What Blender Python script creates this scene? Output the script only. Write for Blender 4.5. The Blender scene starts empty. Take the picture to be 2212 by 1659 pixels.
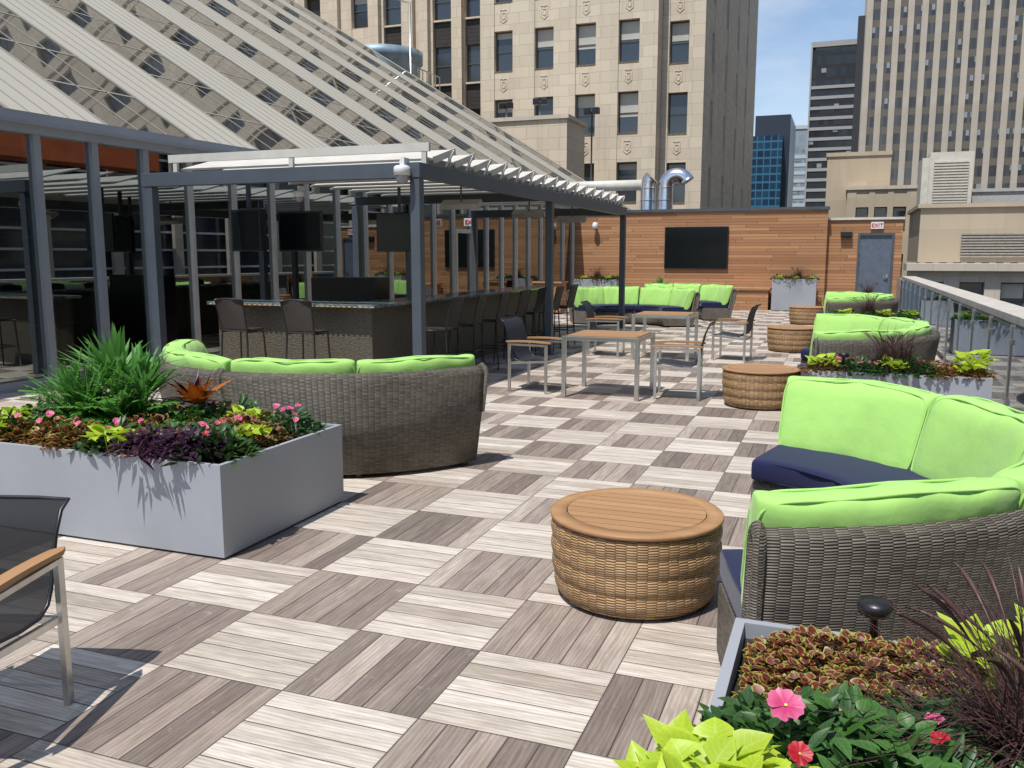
import bpy, math, random
from mathutils import Vector, Matrix
random.seed(7)
D=bpy.data; SC=bpy.context.scene; COL=SC.collection
pi=math.pi
# ---------------------------------------------------------------- materials
class NT:
    def __init__(s,name):
        s.m=D.materials.new(name); s.m.use_nodes=True; s.t=s.m.node_tree; s.b=s.t.nodes['Principled BSDF']; s.out=s.t.nodes['Material Output']
    def n(s,typ,**kw):
        x=s.t.nodes.new('ShaderNode'+typ)
        for k,v in kw.items(): setattr(x,k,v)
        return x
    def put(s,sock,val):
        if val is None: return
        if isinstance(val,bpy.types.NodeSocket): s.t.links.new(val,sock)
        elif isinstance(val,(tuple,list)) and len(val)==3 and sock.type=='RGBA': sock.default_value=(*val,1)
        else: sock.default_value=val
    def M(s,op,a,b=None,c=None):
        x=s.n('Math',operation=op); s.put(x.inputs[0],a); s.put(x.inputs[1],b); s.put(x.inputs[2],c); return x.outputs[0]
    def mix(s,f,a,b,blend='MIX'):
        x=s.n('Mix',data_type='RGBA',blend_type=blend); s.put(x.inputs[0],f); s.put(x.inputs[6],a); s.put(x.inputs[7],b); return x.outputs[2]
    def pos(s): return s.n('TexCoord').outputs['Object']
    def uv(s): return s.n('TexCoord').outputs['UV']
    def sep(s,v):
        x=s.n('SeparateXYZ'); s.put(x.inputs[0],v); return x.outputs
    def comb(s,a,b,c):
        x=s.n('CombineXYZ'); s.put(x.inputs[0],a);s.put(x.inputs[1],b);s.put(x.inputs[2],c); return x.outputs[0]
    def noise(s,vec,scale,detail=3,rough=.5):
        x=s.n('TexNoise'); s.put(x.inputs['Vector'],vec); x.inputs['Scale'].default_value=scale; x.inputs['Detail'].default_value=detail; x.inputs['Roughness'].default_value=rough; return x.outputs[0]
    def white(s,vec):
        x=s.n('TexWhiteNoise'); s.put(x.inputs[0],vec); return x.outputs[0]
    def rng(s,v,a,b,c=0.,d=1.):
        x=s.n('MapRange'); s.put(x.inputs[0],v)
        for i,k in enumerate((a,b,c,d)): x.inputs[i+1].default_value=k
        return x.outputs[0]
    def bump(s,h,strength=.5,dist=.01):
        x=s.n('Bump'); s.put(x.inputs['Height'],h); x.inputs['Strength'].default_value=strength; x.inputs['Distance'].default_value=dist; s.t.links.new(x.outputs[0],s.b.inputs['Normal'])
    def set(s,col=None,rough=None,metal=None,spec=None):
        s.put(s.b.inputs['Base Color'],col); s.put(s.b.inputs['Roughness'],rough); s.put(s.b.inputs['Metallic'],metal); s.put(s.b.inputs['Specular IOR Level'],spec); return s.m
def dark(c,k): return tuple(x*k for x in c)
def basic(name,col,rough=.5,metal=0,var=.15,scale=6,bs=0,bscale=60,bd=.003,spec=.5):
    n=NT(name); p=n.pos(); f=n.noise(p,scale,4,.6)
    c=n.mix(n.rng(f,.3,.7),dark(col,1-var),dark(col,1+var))
    if bs: n.bump(n.noise(p,bscale,3),bs,bd)
    return n.set(c,rough,metal,spec)
def plankmat(name,cols,width,axis,length=2.4,gap=.03,rough=.6,off=0,grainmix=.35,gapcol=(.02,.015,.01)):
    n=NT(name); o=n.sep(n.pos()); run=o[0] if axis!=0 else o[1]
    s=n.M('DIVIDE',n.M('ADD',o[axis],off),width); i=n.M('FLOOR',s); f=n.M('FRACT',s)
    r0=n.white(n.comb(i,0,0)); l=n.M('ADD',n.M('DIVIDE',run,length),n.M('MULTIPLY',r0,7.3)); j=n.M('FLOOR',l); lf=n.M('FRACT',l)
    if gap<=0: j=0.
    r=n.white(n.comb(i,j,3.))
    g=n.noise(n.comb(n.M('MULTIPLY',run,2.2),n.M('MULTIPLY',s,3.5),n.M('MULTIPLY',r,30)),2.2,5,.65)
    c=n.mix(r,cols[0],cols[1]); 
    c=n.mix(n.M('MULTIPLY',n.rng(g,.35,.7),grainmix),c,cols[2])
    if gap>0:
        e=n.M('MINIMUM',f,n.M('SUBTRACT',1.,f)); gm=n.M('MAXIMUM',n.M('LESS_THAN',e,gap),n.M('LESS_THAN',n.M('MINIMUM',lf,n.M('SUBTRACT',1.,lf)),.002))
        c=n.mix(gm,c,gapcol); n.bump(n.M('SUBTRACT',n.M('MULTIPLY',g,.15),gm),.5,.006)
    return n.set(c,rough,0,.3)
def wicker(name,c1,c2,s=.012,w=.03):
    n=NT(name); u=n.sep(n.uv()); col=n.M('DIVIDE',u[0],w); ci=n.M('FLOOR',col); cf=n.M('FRACT',col)
    ph=n.M('MULTIPLY',n.M('MODULO',n.M('ABSOLUTE',ci),2.),.5)
    wob=n.noise(n.uv(),6,2); 
    row=n.M('ADD',n.M('ADD',n.M('DIVIDE',u[1],s),ph),n.M('MULTIPLY',wob,1.2)); rf=n.M('FRACT',row); ri=n.M('FLOOR',row)
    hv=n.M('SINE',n.M('MULTIPLY',rf,pi)); hu=n.M('SINE',n.M('MULTIPLY',cf,pi))
    h=n.M('MULTIPLY',n.M('POWER',hv,.6),n.M('ADD',n.M('MULTIPLY',n.M('POWER',hu,.5),.6),.4))
    r=n.white(n.comb(ci,ri,1.)); big=n.noise(n.uv(),2.5,3)
    c=n.mix(n.rng(n.M('ADD',n.M('MULTIPLY',r,.6),big),.3,1.1),c1,c2)
    c=n.mix(n.rng(h,.12,.55),dark(c1,.12),c); n.bump(h,1.,.008)
    return n.set(c,.5,0,.4)
def fabric(name,col,wr=.25):
    n=NT(name); p=n.pos(); a=n.noise(p,5,2); b=n.noise(p,500,2)
    big=n.noise(p,7,3,.5)
    n.bump(n.M('ADD',n.M('MULTIPLY',big,1.),n.M('MULTIPLY',b,.02)),wr,.03)
    n.b.inputs['Sheen Weight'].default_value=.15
    return n.set(n.mix(n.rng(a,.3,.7),dark(col,.95),dark(col,1.04)),.85,0,.2)
def leafmat(name,center,edge,vein=None,e0=.55,e1=.85,tr=.25):
    n=NT(name); u=n.sep(n.uv()); a=n.M('ABSOLUTE',n.M('SUBTRACT',n.M('MULTIPLY',u[0],2.),1.))
    oi=n.n('NewGeometry').outputs['Random Per Island']
    nz=n.noise(n.pos(),60,2)
    m=n.rng(n.M('ADD',n.M('MAXIMUM',a,n.M('SUBTRACT',n.M('MULTIPLY',u[1],1.),.1)),n.M('MULTIPLY',n.M('SUBTRACT',nz,.5),.35)),e0,e1)
    c=n.mix(m,center,edge)
    if vein: 
        v=n.M('LESS_THAN',n.M('ABSOLUTE',n.M('SUBTRACT',n.M('FRACT',n.M('ADD',n.M('MULTIPLY',u[1],6.),n.M('MULTIPLY',a,-1.5))),.5)),.07)
        v=n.M('MAXIMUM',v,n.M('LESS_THAN',a,.07)); c=n.mix(n.M('MULTIPLY',v,.6),c,vein)
    c=n.mix(n.M('MULTIPLY',oi,.45),c,dark(center,.55)); 
    n.set(c,.42,0,.4)
    t=n.n('BsdfTranslucent'); n.put(t.inputs[0],c); x=n.n('MixShader'); x.inputs[0].default_value=tr
    n.t.links.new(n.b.outputs[0],x.inputs[1]); n.t.links.new(t.outputs[0],x.inputs[2]); n.t.links.new(x.outputs[0],n.out.inputs[0])
    return n.m
# ---------------------------------------------------------------- mesh builder
class MB:
    def __init__(s): s.v=[];s.f=[];s.m=[];s.u=[];s.sm=[]
    def face(s,idx,mi=0,uv=None,sm=False): s.f.append(idx);s.m.append(mi);s.u.append(uv);s.sm.append(sm)
    def box(s,x0,x1,y0,y1,z0,z1,mi=0,M=None):
        b=len(s.v)
        P=[(x0,y0,z0),(x1,y0,z0),(x1,y1,z0),(x0,y1,z0),(x0,y0,z1),(x1,y0,z1),(x1,y1,z1),(x0,y1,z1)]
        s.v+= [tuple(M@Vector(p)) for p in P] if M else P
        for q in ((0,3,2,1),(4,5,6,7),(0,1,5,4),(1,2,6,5),(2,3,7,6),(3,0,4,7)): s.face([b+i for i in q],mi)
        return s
    def beam(s,a,c,w,h,mi=0):
        a=Vector(a);c=Vector(c);d=c-a;L=d.length; q=d.to_track_quat('X','Z').to_matrix().to_4x4()
        s.box(0,L,-w/2,w/2,-h/2,h/2,mi,Matrix.Translation(a)@q)
    def tube(s,pts,r,n=8,mi=0,closed=False,cap=True):
        pts=[Vector(p) for p in pts];N=len(pts);b=len(s.v);rr=r if isinstance(r,(list,tuple)) else [r]*N
        up=None
        for i,p in enumerate(pts):
            if closed: d=pts[(i+1)%N]-pts[i-1]
            else: d=pts[min(i+1,N-1)]-pts[max(i-1,0)]
            d.normalize()
            if up is None: up=Vector((0,0,1)) if abs(d.z)<.9 else Vector((1,0,0))
            sd=d.cross(up)
            if sd.length<1e-5: sd=d.orthogonal()
            sd.normalize(); up=sd.cross(d).normalized()
            for k in range(n):
                a=2*pi*k/n; s.v.append(tuple(p+(sd*math.cos(a)+up*math.sin(a))*rr[i]))
        for i in range(N if closed else N-1):
            j=(i+1)%N
            for k in range(n): s.face([b+i*n+k,b+i*n+(k+1)%n,b+j*n+(k+1)%n,b+j*n+k],mi,None,True)
        if cap and not closed:
            s.face([b+k for k in range(n)],mi); s.face([b+(N-1)*n+k for k in reversed(range(n))],mi)
        return s
    def lathe(s,prof,n=32,mi=0,c=(0,0,0),sm=True,capb=False,capt=False):
        b=len(s.v);l=0;ls=[0]
        for i in range(1,len(prof)): l+=math.dist(prof[i],prof[i-1]); ls.append(l)
        for r,z in prof:
            for k in range(n): a=2*pi*k/n; s.v.append((c[0]+r*math.cos(a),c[1]+r*math.sin(a),c[2]+z))
        R=max(p[0] for p in prof)
        for i in range(len(prof)-1):
            for k in range(n):
                k2=(k+1)%n; u0=R*2*pi*k/n;u1=R*2*pi*(k+1)/n
                s.face([b+i*n+k,b+i*n+k2,b+(i+1)*n+k2,b+(i+1)*n+k],mi,[(u0,ls[i]),(u1,ls[i]),(u1,ls[i+1]),(u0,ls[i+1])],sm)
        if capb: s.face([b+k for k in reversed(range(n))],mi)
        if capt: s.face([b+(len(prof)-1)*n+k for k in range(n)],mi)
        return s
    def mesh(s,name,mats):
        me=D.meshes.new(name); me.from_pydata(s.v,[],s.f)
        for m in (mats if isinstance(mats,(list,tuple)) else [mats]): me.materials.append(m)
        ul=me.uv_layers.new(name='UVMap')
        for p in me.polygons:
            p.material_index=s.m[p.index]; p.use_smooth=s.sm[p.index]; uv=s.u[p.index]
            if uv is None:
                nx,ny,nz=(abs(c) for c in p.normal)
                for li in p.loop_indices:
                    c=me.vertices[me.loops[li].vertex_index].co
                    ul.data[li].uv=(c.x,c.y) if nz>=nx and nz>=ny else ((c.x,c.z) if ny>=nx else (c.y,c.z))
            else:
                for k,li in enumerate(p.loop_indices): ul.data[li].uv=uv[k]
        me.update(); return me
def thing(name,loc=(0,0,0),rot=0,label='',cat='',group=None,mesh=None,kind=None):
    o=D.objects.new(name,mesh); COL.objects.link(o); o.location=loc; o.rotation_euler=(0,0,rot)
    if label: o['label']=label
    if cat: o['category']=cat
    if group: o['group']=group
    if kind: o['kind']=kind
    return o
def part(par,name,mesh,loc=(0,0,0),rot=(0,0,0),label=None,bev=0):
    o=D.objects.new(name,mesh); COL.objects.link(o); o.parent=par; o.location=loc; o.rotation_euler=rot
    if label: o['label']=label
    if bev: bevel(o,bev)
    return o
def bevel(o,w,seg=2):
    m=o.modifiers.new('b','BEVEL'); m.width=w; m.segments=seg; m.limit_method='ANGLE'; m.angle_limit=.7
def dup(t,loc,rot=None,label=None):
    c=t.copy(); COL.objects.link(c); c.location=loc
    if rot is not None: c.rotation_euler=(0,0,rot)
    if label: c['label']=label
    def rec(a,b):
        for ch in a.children:
            k=ch.copy(); COL.objects.link(k); k.parent=b; rec(ch,k)
    rec(t,c); return c
# ---------------------------------------------------------------- palette
def stone(name,col,bw=1.1,bh=.55,st_=.45,mo=.7):
    n=NT(name); u=n.uv(); br=n.n('TexBrick'); n.put(br.inputs['Vector'],u); br.inputs['Scale'].default_value=1; br.inputs['Brick Width'].default_value=bw; br.inputs['Row Height'].default_value=bh
    br.inputs['Mortar Size'].default_value=.012; br.inputs['Color1'].default_value=(*dark(col,.93),1); br.inputs['Color2'].default_value=(*dark(col,1.07),1); br.inputs['Mortar'].default_value=(*dark(col,mo),1)
    o=n.sep(n.pos()); st=n.noise(n.comb(n.M('MULTIPLY',o[0],1.2),n.M('MULTIPLY',o[1],1.2),n.M('MULTIPLY',o[2],.12)),1.3,5,.65)
    f=n.noise(n.pos(),9,4,.6)
    c=n.mix(n.M('MULTIPLY',n.rng(st,.5,.8),st_),br.outputs[0],dark(col,.5)); c=n.mix(n.M('MULTIPLY',n.rng(f,.4,.8),.15),c,dark(col,.6))
    return n.set(c,.85,0,.2)
LIMEST=stone('limestone',(.65,.555,.425),st_=.38); LIME2=stone('limestone_pale',(.57,.505,.415),1.4,.7,.3)
TAN=stone('tan_stone',(.50,.42,.31),3,1.5,.25,.9)
STEEL=basic('stainless',(.55,.55,.53),.28,1,.08,20)
PERG=basic('slate_paint',(.070,.085,.105),.45,0,.1,4)
WHITEP=basic('offwhite_paint',(.58,.56,.50),.5,0,.10,3)
GREYP=basic('planter_grey',(.32,.335,.365),.55,0,.06,1.5,.08,300,.001)
MULL=basic('mullion_grey',(.34,.37,.41),.4,.3,.06,3)
BLACK=basic('black_plastic',(.015,.015,.017),.35,0,.1,4)
WHITE=basic('white_plastic',(.7,.7,.7),.4,0,.05,4)
WICK=wicker('grey_wicker',(.075,.064,.050),(.20,.175,.14),.0105,.045)
WICKT=wicker('honey_wicker',(.23,.13,.055),(.47,.29,.14),.0125,.05)
LIMEF=fabric('lime_fabric',(.37,.645,.165)); NAVY=fabric('navy_fabric',(.011,.014,.055),.05)
TEAKP=plankmat('teak_plain',[(.46,.265,.13),(.36,.195,.092),(.24,.13,.06)],.072,1,9.,0.,.5,.031)
CEDAR=plankmat('cedar_boards',[(.53,.285,.14),(.34,.165,.078),(.22,.105,.05)],.095,2,2.2,.035,.6)
SLING=basic('dark_sling',(.018,.020,.028),.7,0,.15,30,.3,800,.001)
BROWNM=basic('dark_bronze',(.030,.024,.021),.4,.3,.1,6)
BROWNS=wicker('brown_weave',(.030,.024,.020),(.055,.045,.038),.012,.012)
SOIL=basic('soil',(.03,.02,.014),.95,0,.4,30,.8,60,.02)
DUCT=basic('silver_duct',(.72,.73,.75),.22,1,.08,3,.25,9,.02)
WINF=basic('window_frame',(.09,.08,.065),.5,0,.1,3)
def sheer():
    n=NT('sheer_sling'); n.set((.014,.014,.016),.7,0,.2); t=n.n('BsdfTransparent'); x=n.n('MixShader'); x.inputs[0].default_value=.05
    n.t.links.new(n.b.outputs[0],x.inputs[1]); n.t.links.new(t.outputs[0],x.inputs[2]); n.t.links.new(x.outputs[0],n.out.inputs[0]); return n.m
SHEER=sheer()
def glassy(name,tint,refl,rough=0.,gcol=(.8,.85,.85)):
    n=NT(name); t=n.n('BsdfTransparent'); t.inputs[0].default_value=(*tint,1); g=n.n('BsdfGlossy'); g.inputs['Roughness'].default_value=rough; g.inputs[0].default_value=(*gcol,1)
    fr=n.n('Fresnel'); fr.inputs[0].default_value=1.5; x=n.n('MixShader'); n.put(x.inputs[0],n.M('ADD',n.M('MULTIPLY',fr.outputs[0],.8),refl))
    n.t.links.new(t.outputs[0],x.inputs[1]); n.t.links.new(g.outputs[0],x.inputs[2]); n.t.links.new(x.outputs[0],n.out.inputs[0]); return n.m
WGLASS=glassy('tinted_glass',(.30,.33,.33),.30); RGLASS=glassy('rail_glass',(.82,.90,.92),.16,gcol=(.85,.93,1.))
WPANE=NT('window_pane').set((.035,.045,.055),.08,0,.9); BLIND=basic('window_blind',(.50,.48,.43),.8,0,.1,1)
# ---------------------------------------------------------------- terrace floor
def floormat():
    n=NT('deck_tiles'); o=n.sep(n.pos()); P=.595
    X=n.M('DIVIDE',n.M('SUBTRACT',o[0],-1.378-P*20),P); Y=n.M('DIVIDE',n.M('SUBTRACT',o[1],2.685-P*20),P)
    ix=n.M('FLOOR',X);iy=n.M('FLOOR',Y);fx=n.M('FRACT',X);fy=n.M('FRACT',Y)
    ck=n.M('MODULO',n.M('ADD',ix,iy),2.); ck=n.M('GREATER_THAN',ck,.5); inv=n.M('SUBTRACT',1.,ck)
    s=n.M('MULTIPLY',n.M('ADD',n.M('MULTIPLY',fy,inv),n.M('MULTIPLY',fx,ck)),5.); l=n.M('ADD',n.M('MULTIPLY',fx,inv),n.M('MULTIPLY',fy,ck))
    si=n.M('FLOOR',s); sf=n.M('FRACT',s)
    r=n.white(n.comb(ix,iy,si)); r2=n.white(n.comb(n.M('ADD',ix,31.),iy,si)); rt=n.white(n.comb(ix,iy,77.))
    v=n.comb(n.M('ADD',n.M('MULTIPLY',l,1.1),n.M('MULTIPLY',r,50.)),n.M('MULTIPLY',s,1.7),n.M('MULTIPLY',r2,20.))
    g=n.noise(v,2.5,7,.62); 
    fine=n.noise(n.comb(n.M('MULTIPLY',l,6.),n.M('MULTIPLY',s,26.),r2),2.,3,.6)
    wv=n.n('TexWave',wave_type='BANDS',bands_direction='Y'); n.put(wv.inputs[0],v); wv.inputs['Scale'].default_value=1.1; wv.inputs['Distortion'].default_value=9; wv.inputs['Detail'].default_value=2; wv.inputs['Detail Scale'].default_value=.8
    li=n.mix(r,(.67,.615,.55),(.49,.435,.375)); da=n.mix(r,(.36,.30,.26),(.195,.16,.14))
    li=n.mix(n.M('GREATER_THAN',r2,.91),li,(.42,.365,.31)); da=n.mix(n.M('GREATER_THAN',r2,.88),da,(.43,.37,.32))
    c=n.mix(ck,li,da)
    c=n.mix(1.,c,n.mix(rt,(.94,.93,.92),(1.03,1.03,1.03)),'MULTIPLY')
    cg=n.mix(n.rng(g,.35,.65),(.76,.735,.71),(1.12,1.12,1.12)); c=n.mix(1.,c,cg,'MULTIPLY')
    cw=n.mix(wv.outputs[1],(.88,.87,.855),(1.08,1.08,1.08)); c=n.mix(1.,c,cw,'MULTIPLY')
    cf=n.mix(fine,(.80,.79,.775),(1.16,1.16,1.16)); c=n.mix(1.,c,cf,'MULTIPLY')
    dirt=n.noise(n.pos(),.7,5,.6); c=n.mix(1.,c,n.mix(n.rng(dirt,.35,.65),(.92,.91,.90),(1.02,1.02,1.02)),'MULTIPLY')
    spot=n.noise(n.pos(),14,4,.7); c=n.mix(n.M('MULTIPLY',n.rng(spot,.62,.72),.2),c,(.75,.72,.68))
    e=n.M('MINIMUM',sf,n.M('SUBTRACT',1.,sf)); el=n.M('MULTIPLY',n.M('MINIMUM',l,n.M('SUBTRACT',1.,l)),5.)
    gm=n.M('MAXIMUM',n.M('LESS_THAN',e,.020),n.M('LESS_THAN',el,.018))
    c=n.mix(gm,c,(.05,.04,.035))
    edge=n.rng(n.M('MINIMUM',e,el),0.02,.06)
    n.bump(n.M('ADD',edge,n.M('MULTIPLY',fine,.12)),.5,.005)
    return n.set(c,.6,0,.3)
FL=floormat()
mb=MB(); mb.box(-9.9,2.2,-8,29.2,-.3,0); thing('terrace_floor',label='checkered wooden deck tile terrace floor',cat='floor',mesh=mb.mesh('terrace_floor',FL),kind='structure')
mb=MB(); mb.box(-1500,1500,-1500,2500,-45.2,-45); thing('ground',label='grey city street ground far below the terrace',cat='ground',mesh=mb.mesh('ground',basic('street_asphalt',(.07,.07,.07),.9,0,.3,.05)),kind='structure')
# ---------------------------------------------------------------- planters & plants
def planter(x0,x1,y0,y1,h,label,group='grey planters along the terrace'):
    t=thing('planter_box',((x0+x1)/2,(y0+y1)/2,0),0,label,'planter',group); w=(x1-x0)/2;d=(y1-y0)/2; th=.03
    m=MB(); m.box(-w,w,-d,-d+th,.015,h);m.box(-w,w,d-th,d,.015,h);m.box(-w,-w+th,-d+th,d-th,.015,h);m.box(w-th,w,-d+th,d-th,.015,h);m.box(-w+.05,w-.05,-d+.05,d-.05,0,.015)
    part(t,'planter_wall',m.mesh('planter_wall',GREYP))
    m=MB(); N=12
    for i in range(N+1):
        for j in range(N+1): m.v.append((-w+th+(2*w-2*th)*i/N,-d+th+(2*d-2*th)*j/N,h-.06+random.uniform(-.02,.02)))
    for i in range(N):
        for j in range(N): a=i*(N+1)+j; m.face([a,a+N+1,a+N+2,a+1],0,None,True)
    part(t,'soil_bed',m.mesh('soil_bed',SOIL)); return t
def leaf(m,b,d,L,W,droop=.3,mi=0,segs=4,shape=.8,fold=.25,roll=None):
    b=Vector(b);d=Vector(d).normalized(); sd=d.cross(Vector((0,0,1)))
    if sd.length<.05: sd=Vector((1,0,0))
    sd.normalize()
    if roll is not None: sd=(Matrix.Rotation(roll,3,d)@sd)
    up=sd.cross(d); k=len(m.v)
    for i in range(segs+1):
        t=i/segs; w=W*.5*max(math.sin(pi*(t**shape)),0.03 if i<segs else .0)
        c=b+d*L*t-Vector((0,0,1))*droop*L*t*t
        m.v+= [tuple(c-sd*w+up*w*fold),tuple(c),tuple(c+sd*w+up*w*fold)]
    for i in range(segs):
        a=k+3*i;t0=i/segs;t1=(i+1)/segs
        m.face([a,a+1,a+4,a+3],mi,[(0,t0),(.5,t0),(.5,t1),(0,t1)],True); m.face([a+1,a+2,a+5,a+4],mi,[(.5,t0),(1,t0),(1,t1),(.5,t1)],True)
def rd(el0,el1,az=None):
    a=random.uniform(0,2*pi) if az is None else az; e=math.radians(random.uniform(el0,el1)); return Vector((math.cos(a)*math.cos(e),math.sin(a)*math.cos(e),math.sin(e)))
GRN=leafmat('green_leaf',(.055,.15,.025),(.07,.19,.035),(.13,.26,.08)); DGRN=leafmat('dark_green_leaf',(.035,.10,.024),(.05,.13,.03),(.10,.19,.06))
COL1=leafmat('coleus_leaf',(.19,.03,.028),(.42,.46,.08),None,.66,.82); COL2=leafmat('rust_leaf',(.17,.06,.03),(.24,.24,.06),None,.6,.9)
LIMEL=leafmat('lime_leaf',(.46,.62,.03),(.52,.68,.05),(.62,.75,.15),tr=.35); PURP=leafmat('purple_leaf',(.045,.014,.038),(.08,.025,.065),None)
ORNG=leafmat('croton_leaf',(.50,.10,.01),(.10,.09,.02),(.7,.35,.04),.6,1.); PINK=leafmat('pink_petal',(.72,.07,.22),(.85,.22,.38),None,.3,.9); RED=leafmat('red_petal',(.5,.015,.03),(.62,.04,.06),None); FERN=leafmat('fern_leaf',(.12,.34,.05),(.15,.40,.07),None,tr=.35)
SPIKE=leafmat('spike_leaf',(.13,.34,.07),(.16,.39,.09),(.2,.45,.13),tr=.3); GRASS=leafmat('purple_grass',(.075,.035,.034),(.13,.07,.06),None,tr=.15)
YEL=basic('flower_eye',(.7,.55,.1),.7)
def fern_mesh(R=.50,n=80):
    m=MB()
    for i in range(n):
        az=random.uniform(0,2*pi); el=math.radians(random.uniform(10,82)); L=R*random.uniform(.75,1.15); d=Vector((math.cos(az)*math.cos(el),math.sin(az)*math.cos(el),math.sin(el)))
        b=Vector((random.uniform(-.08,.08),random.uniform(-.08,.08),0)); K=28; pts=[]
        for k in range(K+1):
            t=k/K; pts.append(b+d*L*t-Vector((0,0,1))*.6*L*t*t*math.cos(el))
        m.tube(pts,.003,3,0,cap=False)
        for k in range(2,K):
            t=k/K; dd=(pts[k+1]-pts[k]).normalized(); sd=dd.cross(Vector((0,0,1))).normalized(); w=.055*math.sin(pi*min(1,t**.6*.98))+.008
            for sg in (-1,1): leaf(m,pts[k],sd*sg+dd*.35+Vector((0,0,random.uniform(-.2,.25))),w,.021,.25,0,2,.6,.1)
    return m.mesh('fern',FERN)
def spike_mesh(n=46,L=.5,W=.03,mat=None,e0=25,e1=88,dr=.45):
    m=MB()
    for i in range(n): leaf(m,(random.uniform(-.03,.03),random.uniform(-.03,.03),0),rd(e0,e1),L*random.uniform(.6,1.1),W,random.uniform(.1,dr),0,6,.55,.35)
    return m.mesh('spike',mat or SPIKE)
def bush_mesh(mat,n,R,H,L,W,e0=-5,e1=70,shape=.75,droop=.4):
    m=MB()
    for i in range(n):
        a=random.uniform(0,2*pi); r=R*math.sqrt(random.random()); z=H*(1-(r/R)**2)*random.uniform(.35,1)+.01
        az=a+random.uniform(-1.2,1.2)
        leaf(m,(r*math.cos(a),r*math.sin(a),z),rd(e0,e1,az),L*random.uniform(.6,1.25),W*random.uniform(.7,1.2),random.uniform(0,droop),0,5,shape,random.uniform(.05,.4),random.uniform(-.5,.5))
    for i in range(int(n/12)):
        a=random.uniform(0,2*pi);r=R*.7*random.random(); m.tube([(r*math.cos(a)*.6,r*math.sin(a)*.6,-.03),(r*math.cos(a),r*math.sin(a),H*(1-(r/R)**2)*.8)],.003,4)
    return m.mesh('bush',mat)
def flower_mesh(mat,s=.020):
    m=MB(); c=Vector((0,0,0)); N=Vector((.15,-.55,1)).normalized(); q=N.to_track_quat('Z','X').to_matrix()
    for k in range(5):
        a0=k*2*pi/5; ring=[]
        for j in range(7):
            a=a0+(j/6-.5)*2*pi/5*1.12; rr=s*(1.12-.22*abs(j/3-1)**2-.14*(j==3))
            ring.append((c+q@Vector((math.cos(a)*rr,math.sin(a)*rr,.22*s*(k%2)+.10*s*math.sin(j*2.1)+.1*s))))
        b=len(m.v); m.v.append(tuple(c)); m.v+=[tuple(p) for p in ring]
        for j in range(6): m.face([b,b+1+j,b+2+j],0,[(.5,0),(j/6,1),((j+1)/6,1)],True)
    b=len(m.v); m.v+=[tuple(c+N*.12*s+q@Vector((math.cos(k*2*pi/6)*.10*s,math.sin(k*2*pi/6)*.10*s,0))) for k in range(6)]; m.face([b+k for k in range(6)],1)
    m.tube([c-Vector((0,0,.09)),c],.0015,3,2)
    return m.mesh('flower',[mat,YEL,DGRN])
def grass_mesh(n=700,L=.62):
    m=MB()
    for i in range(n): leaf(m,(random.uniform(-.06,.06),random.uniform(-.06,.06),0),rd(12,86),L*random.uniform(.5,1.15),.0042,random.uniform(.15,1.0),0,8,.5,.3)
    for i in range(12):
        d=rd(50,80); pts=[d*L*1.1*t-Vector((0,0,1))*.45*L*t*t for t in [k/10 for k in range(11)]]
        m.tube(pts,[.0012]*6+[.003,.005,.006,.004,.001],5,0)
    return m.mesh('grass',GRASS)
M_={ 'fern':fern_mesh(),'spike':spike_mesh(80,.5,.05,None,35,89,.35),'croton':spike_mesh(16,.26,.07,ORNG,20,80,.3),'cordy':spike_mesh(26,.3,.045,PURP,10,80,.5),
 'coleus':bush_mesh(COL1,460,.24,.13,.046,.044,5,60,.62,.3),'rust':bush_mesh(COL2,320,.24,.13,.045,.036,0,60),'green':bush_mesh(GRN,190,.24,.17,.085,.04,5,60),'dark':bush_mesh(DGRN,260,.25,.16,.078,.036),
 'lime':bush_mesh(LIMEL,30,.13,.11,.10,.085,5,50,.5,.5),'purple':bush_mesh(PURP,170,.2,.13,.09,.024,-10,60,.7,.6),'pinkf':flower_mesh(PINK),'redf':flower_mesh(RED),'bigpink':flower_mesh(PINK,.038),'grass':grass_mesh()}
INFO={'fern':('fern_plant','bright green arching fern rising from the planter','fern'),'spike':('spiky_plant','tall spiky green dracaena in the grey planter','plant'),'croton':('croton_plant','orange-leaved croton in the planter','plant'),'cordy':('dark_leaf_plant','dark purple broad-leaved plant in the planter','plant'),
'coleus':('coleus_plant','burgundy coleus with lime leaf edges in the planter','plant'),'rust':('coleus_plant','rust-brown low coleus in the planter','plant'),'green':('leafy_plant','green leafy bedding plant in the planter','plant'),'dark':('impatiens_plant','dark green impatiens foliage in the planter','plant'),
'lime':('potato_vine','lime green sweet potato vine spilling over the rim','plant'),'purple':('purple_vine','dark purple trailing vine at the planter rim','plant'),'pinkf':('impatiens_flower','pink impatiens bloom above the foliage','flower'),'redf':('impatiens_flower','red impatiens bloom above the foliage','flower'),'grass':('fountain_grass','dark purple fountain grass tuft in the planter','ornamental grass'),'bigpink':('impatiens_flower','single open pink impatiens bloom above the leaves','flower')}
def plant(k,x,y,z,s=1,rot=None):
    n,l,c=INFO[k]; o=thing(n,(x,y,z),random.uniform(0,6.3) if rot is None else rot,l,c,'planter plants',M_[k]); o.scale=(s,s,s); return o
def blooms(k,x,y,z,n=3,R=.16,s=1):
    for i in range(n):
        a=random.uniform(0,6.3); r=R*math.sqrt(random.random()); o=plant(k,x+r*math.cos(a),y+r*math.sin(a),z+.155-.3*r,s*random.uniform(.75,1.2),random.uniform(-.9,.9)); o.rotation_euler[0]=random.uniform(-.5,.5); o.rotation_euler[1]=random.uniform(-.4,.4)
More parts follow.
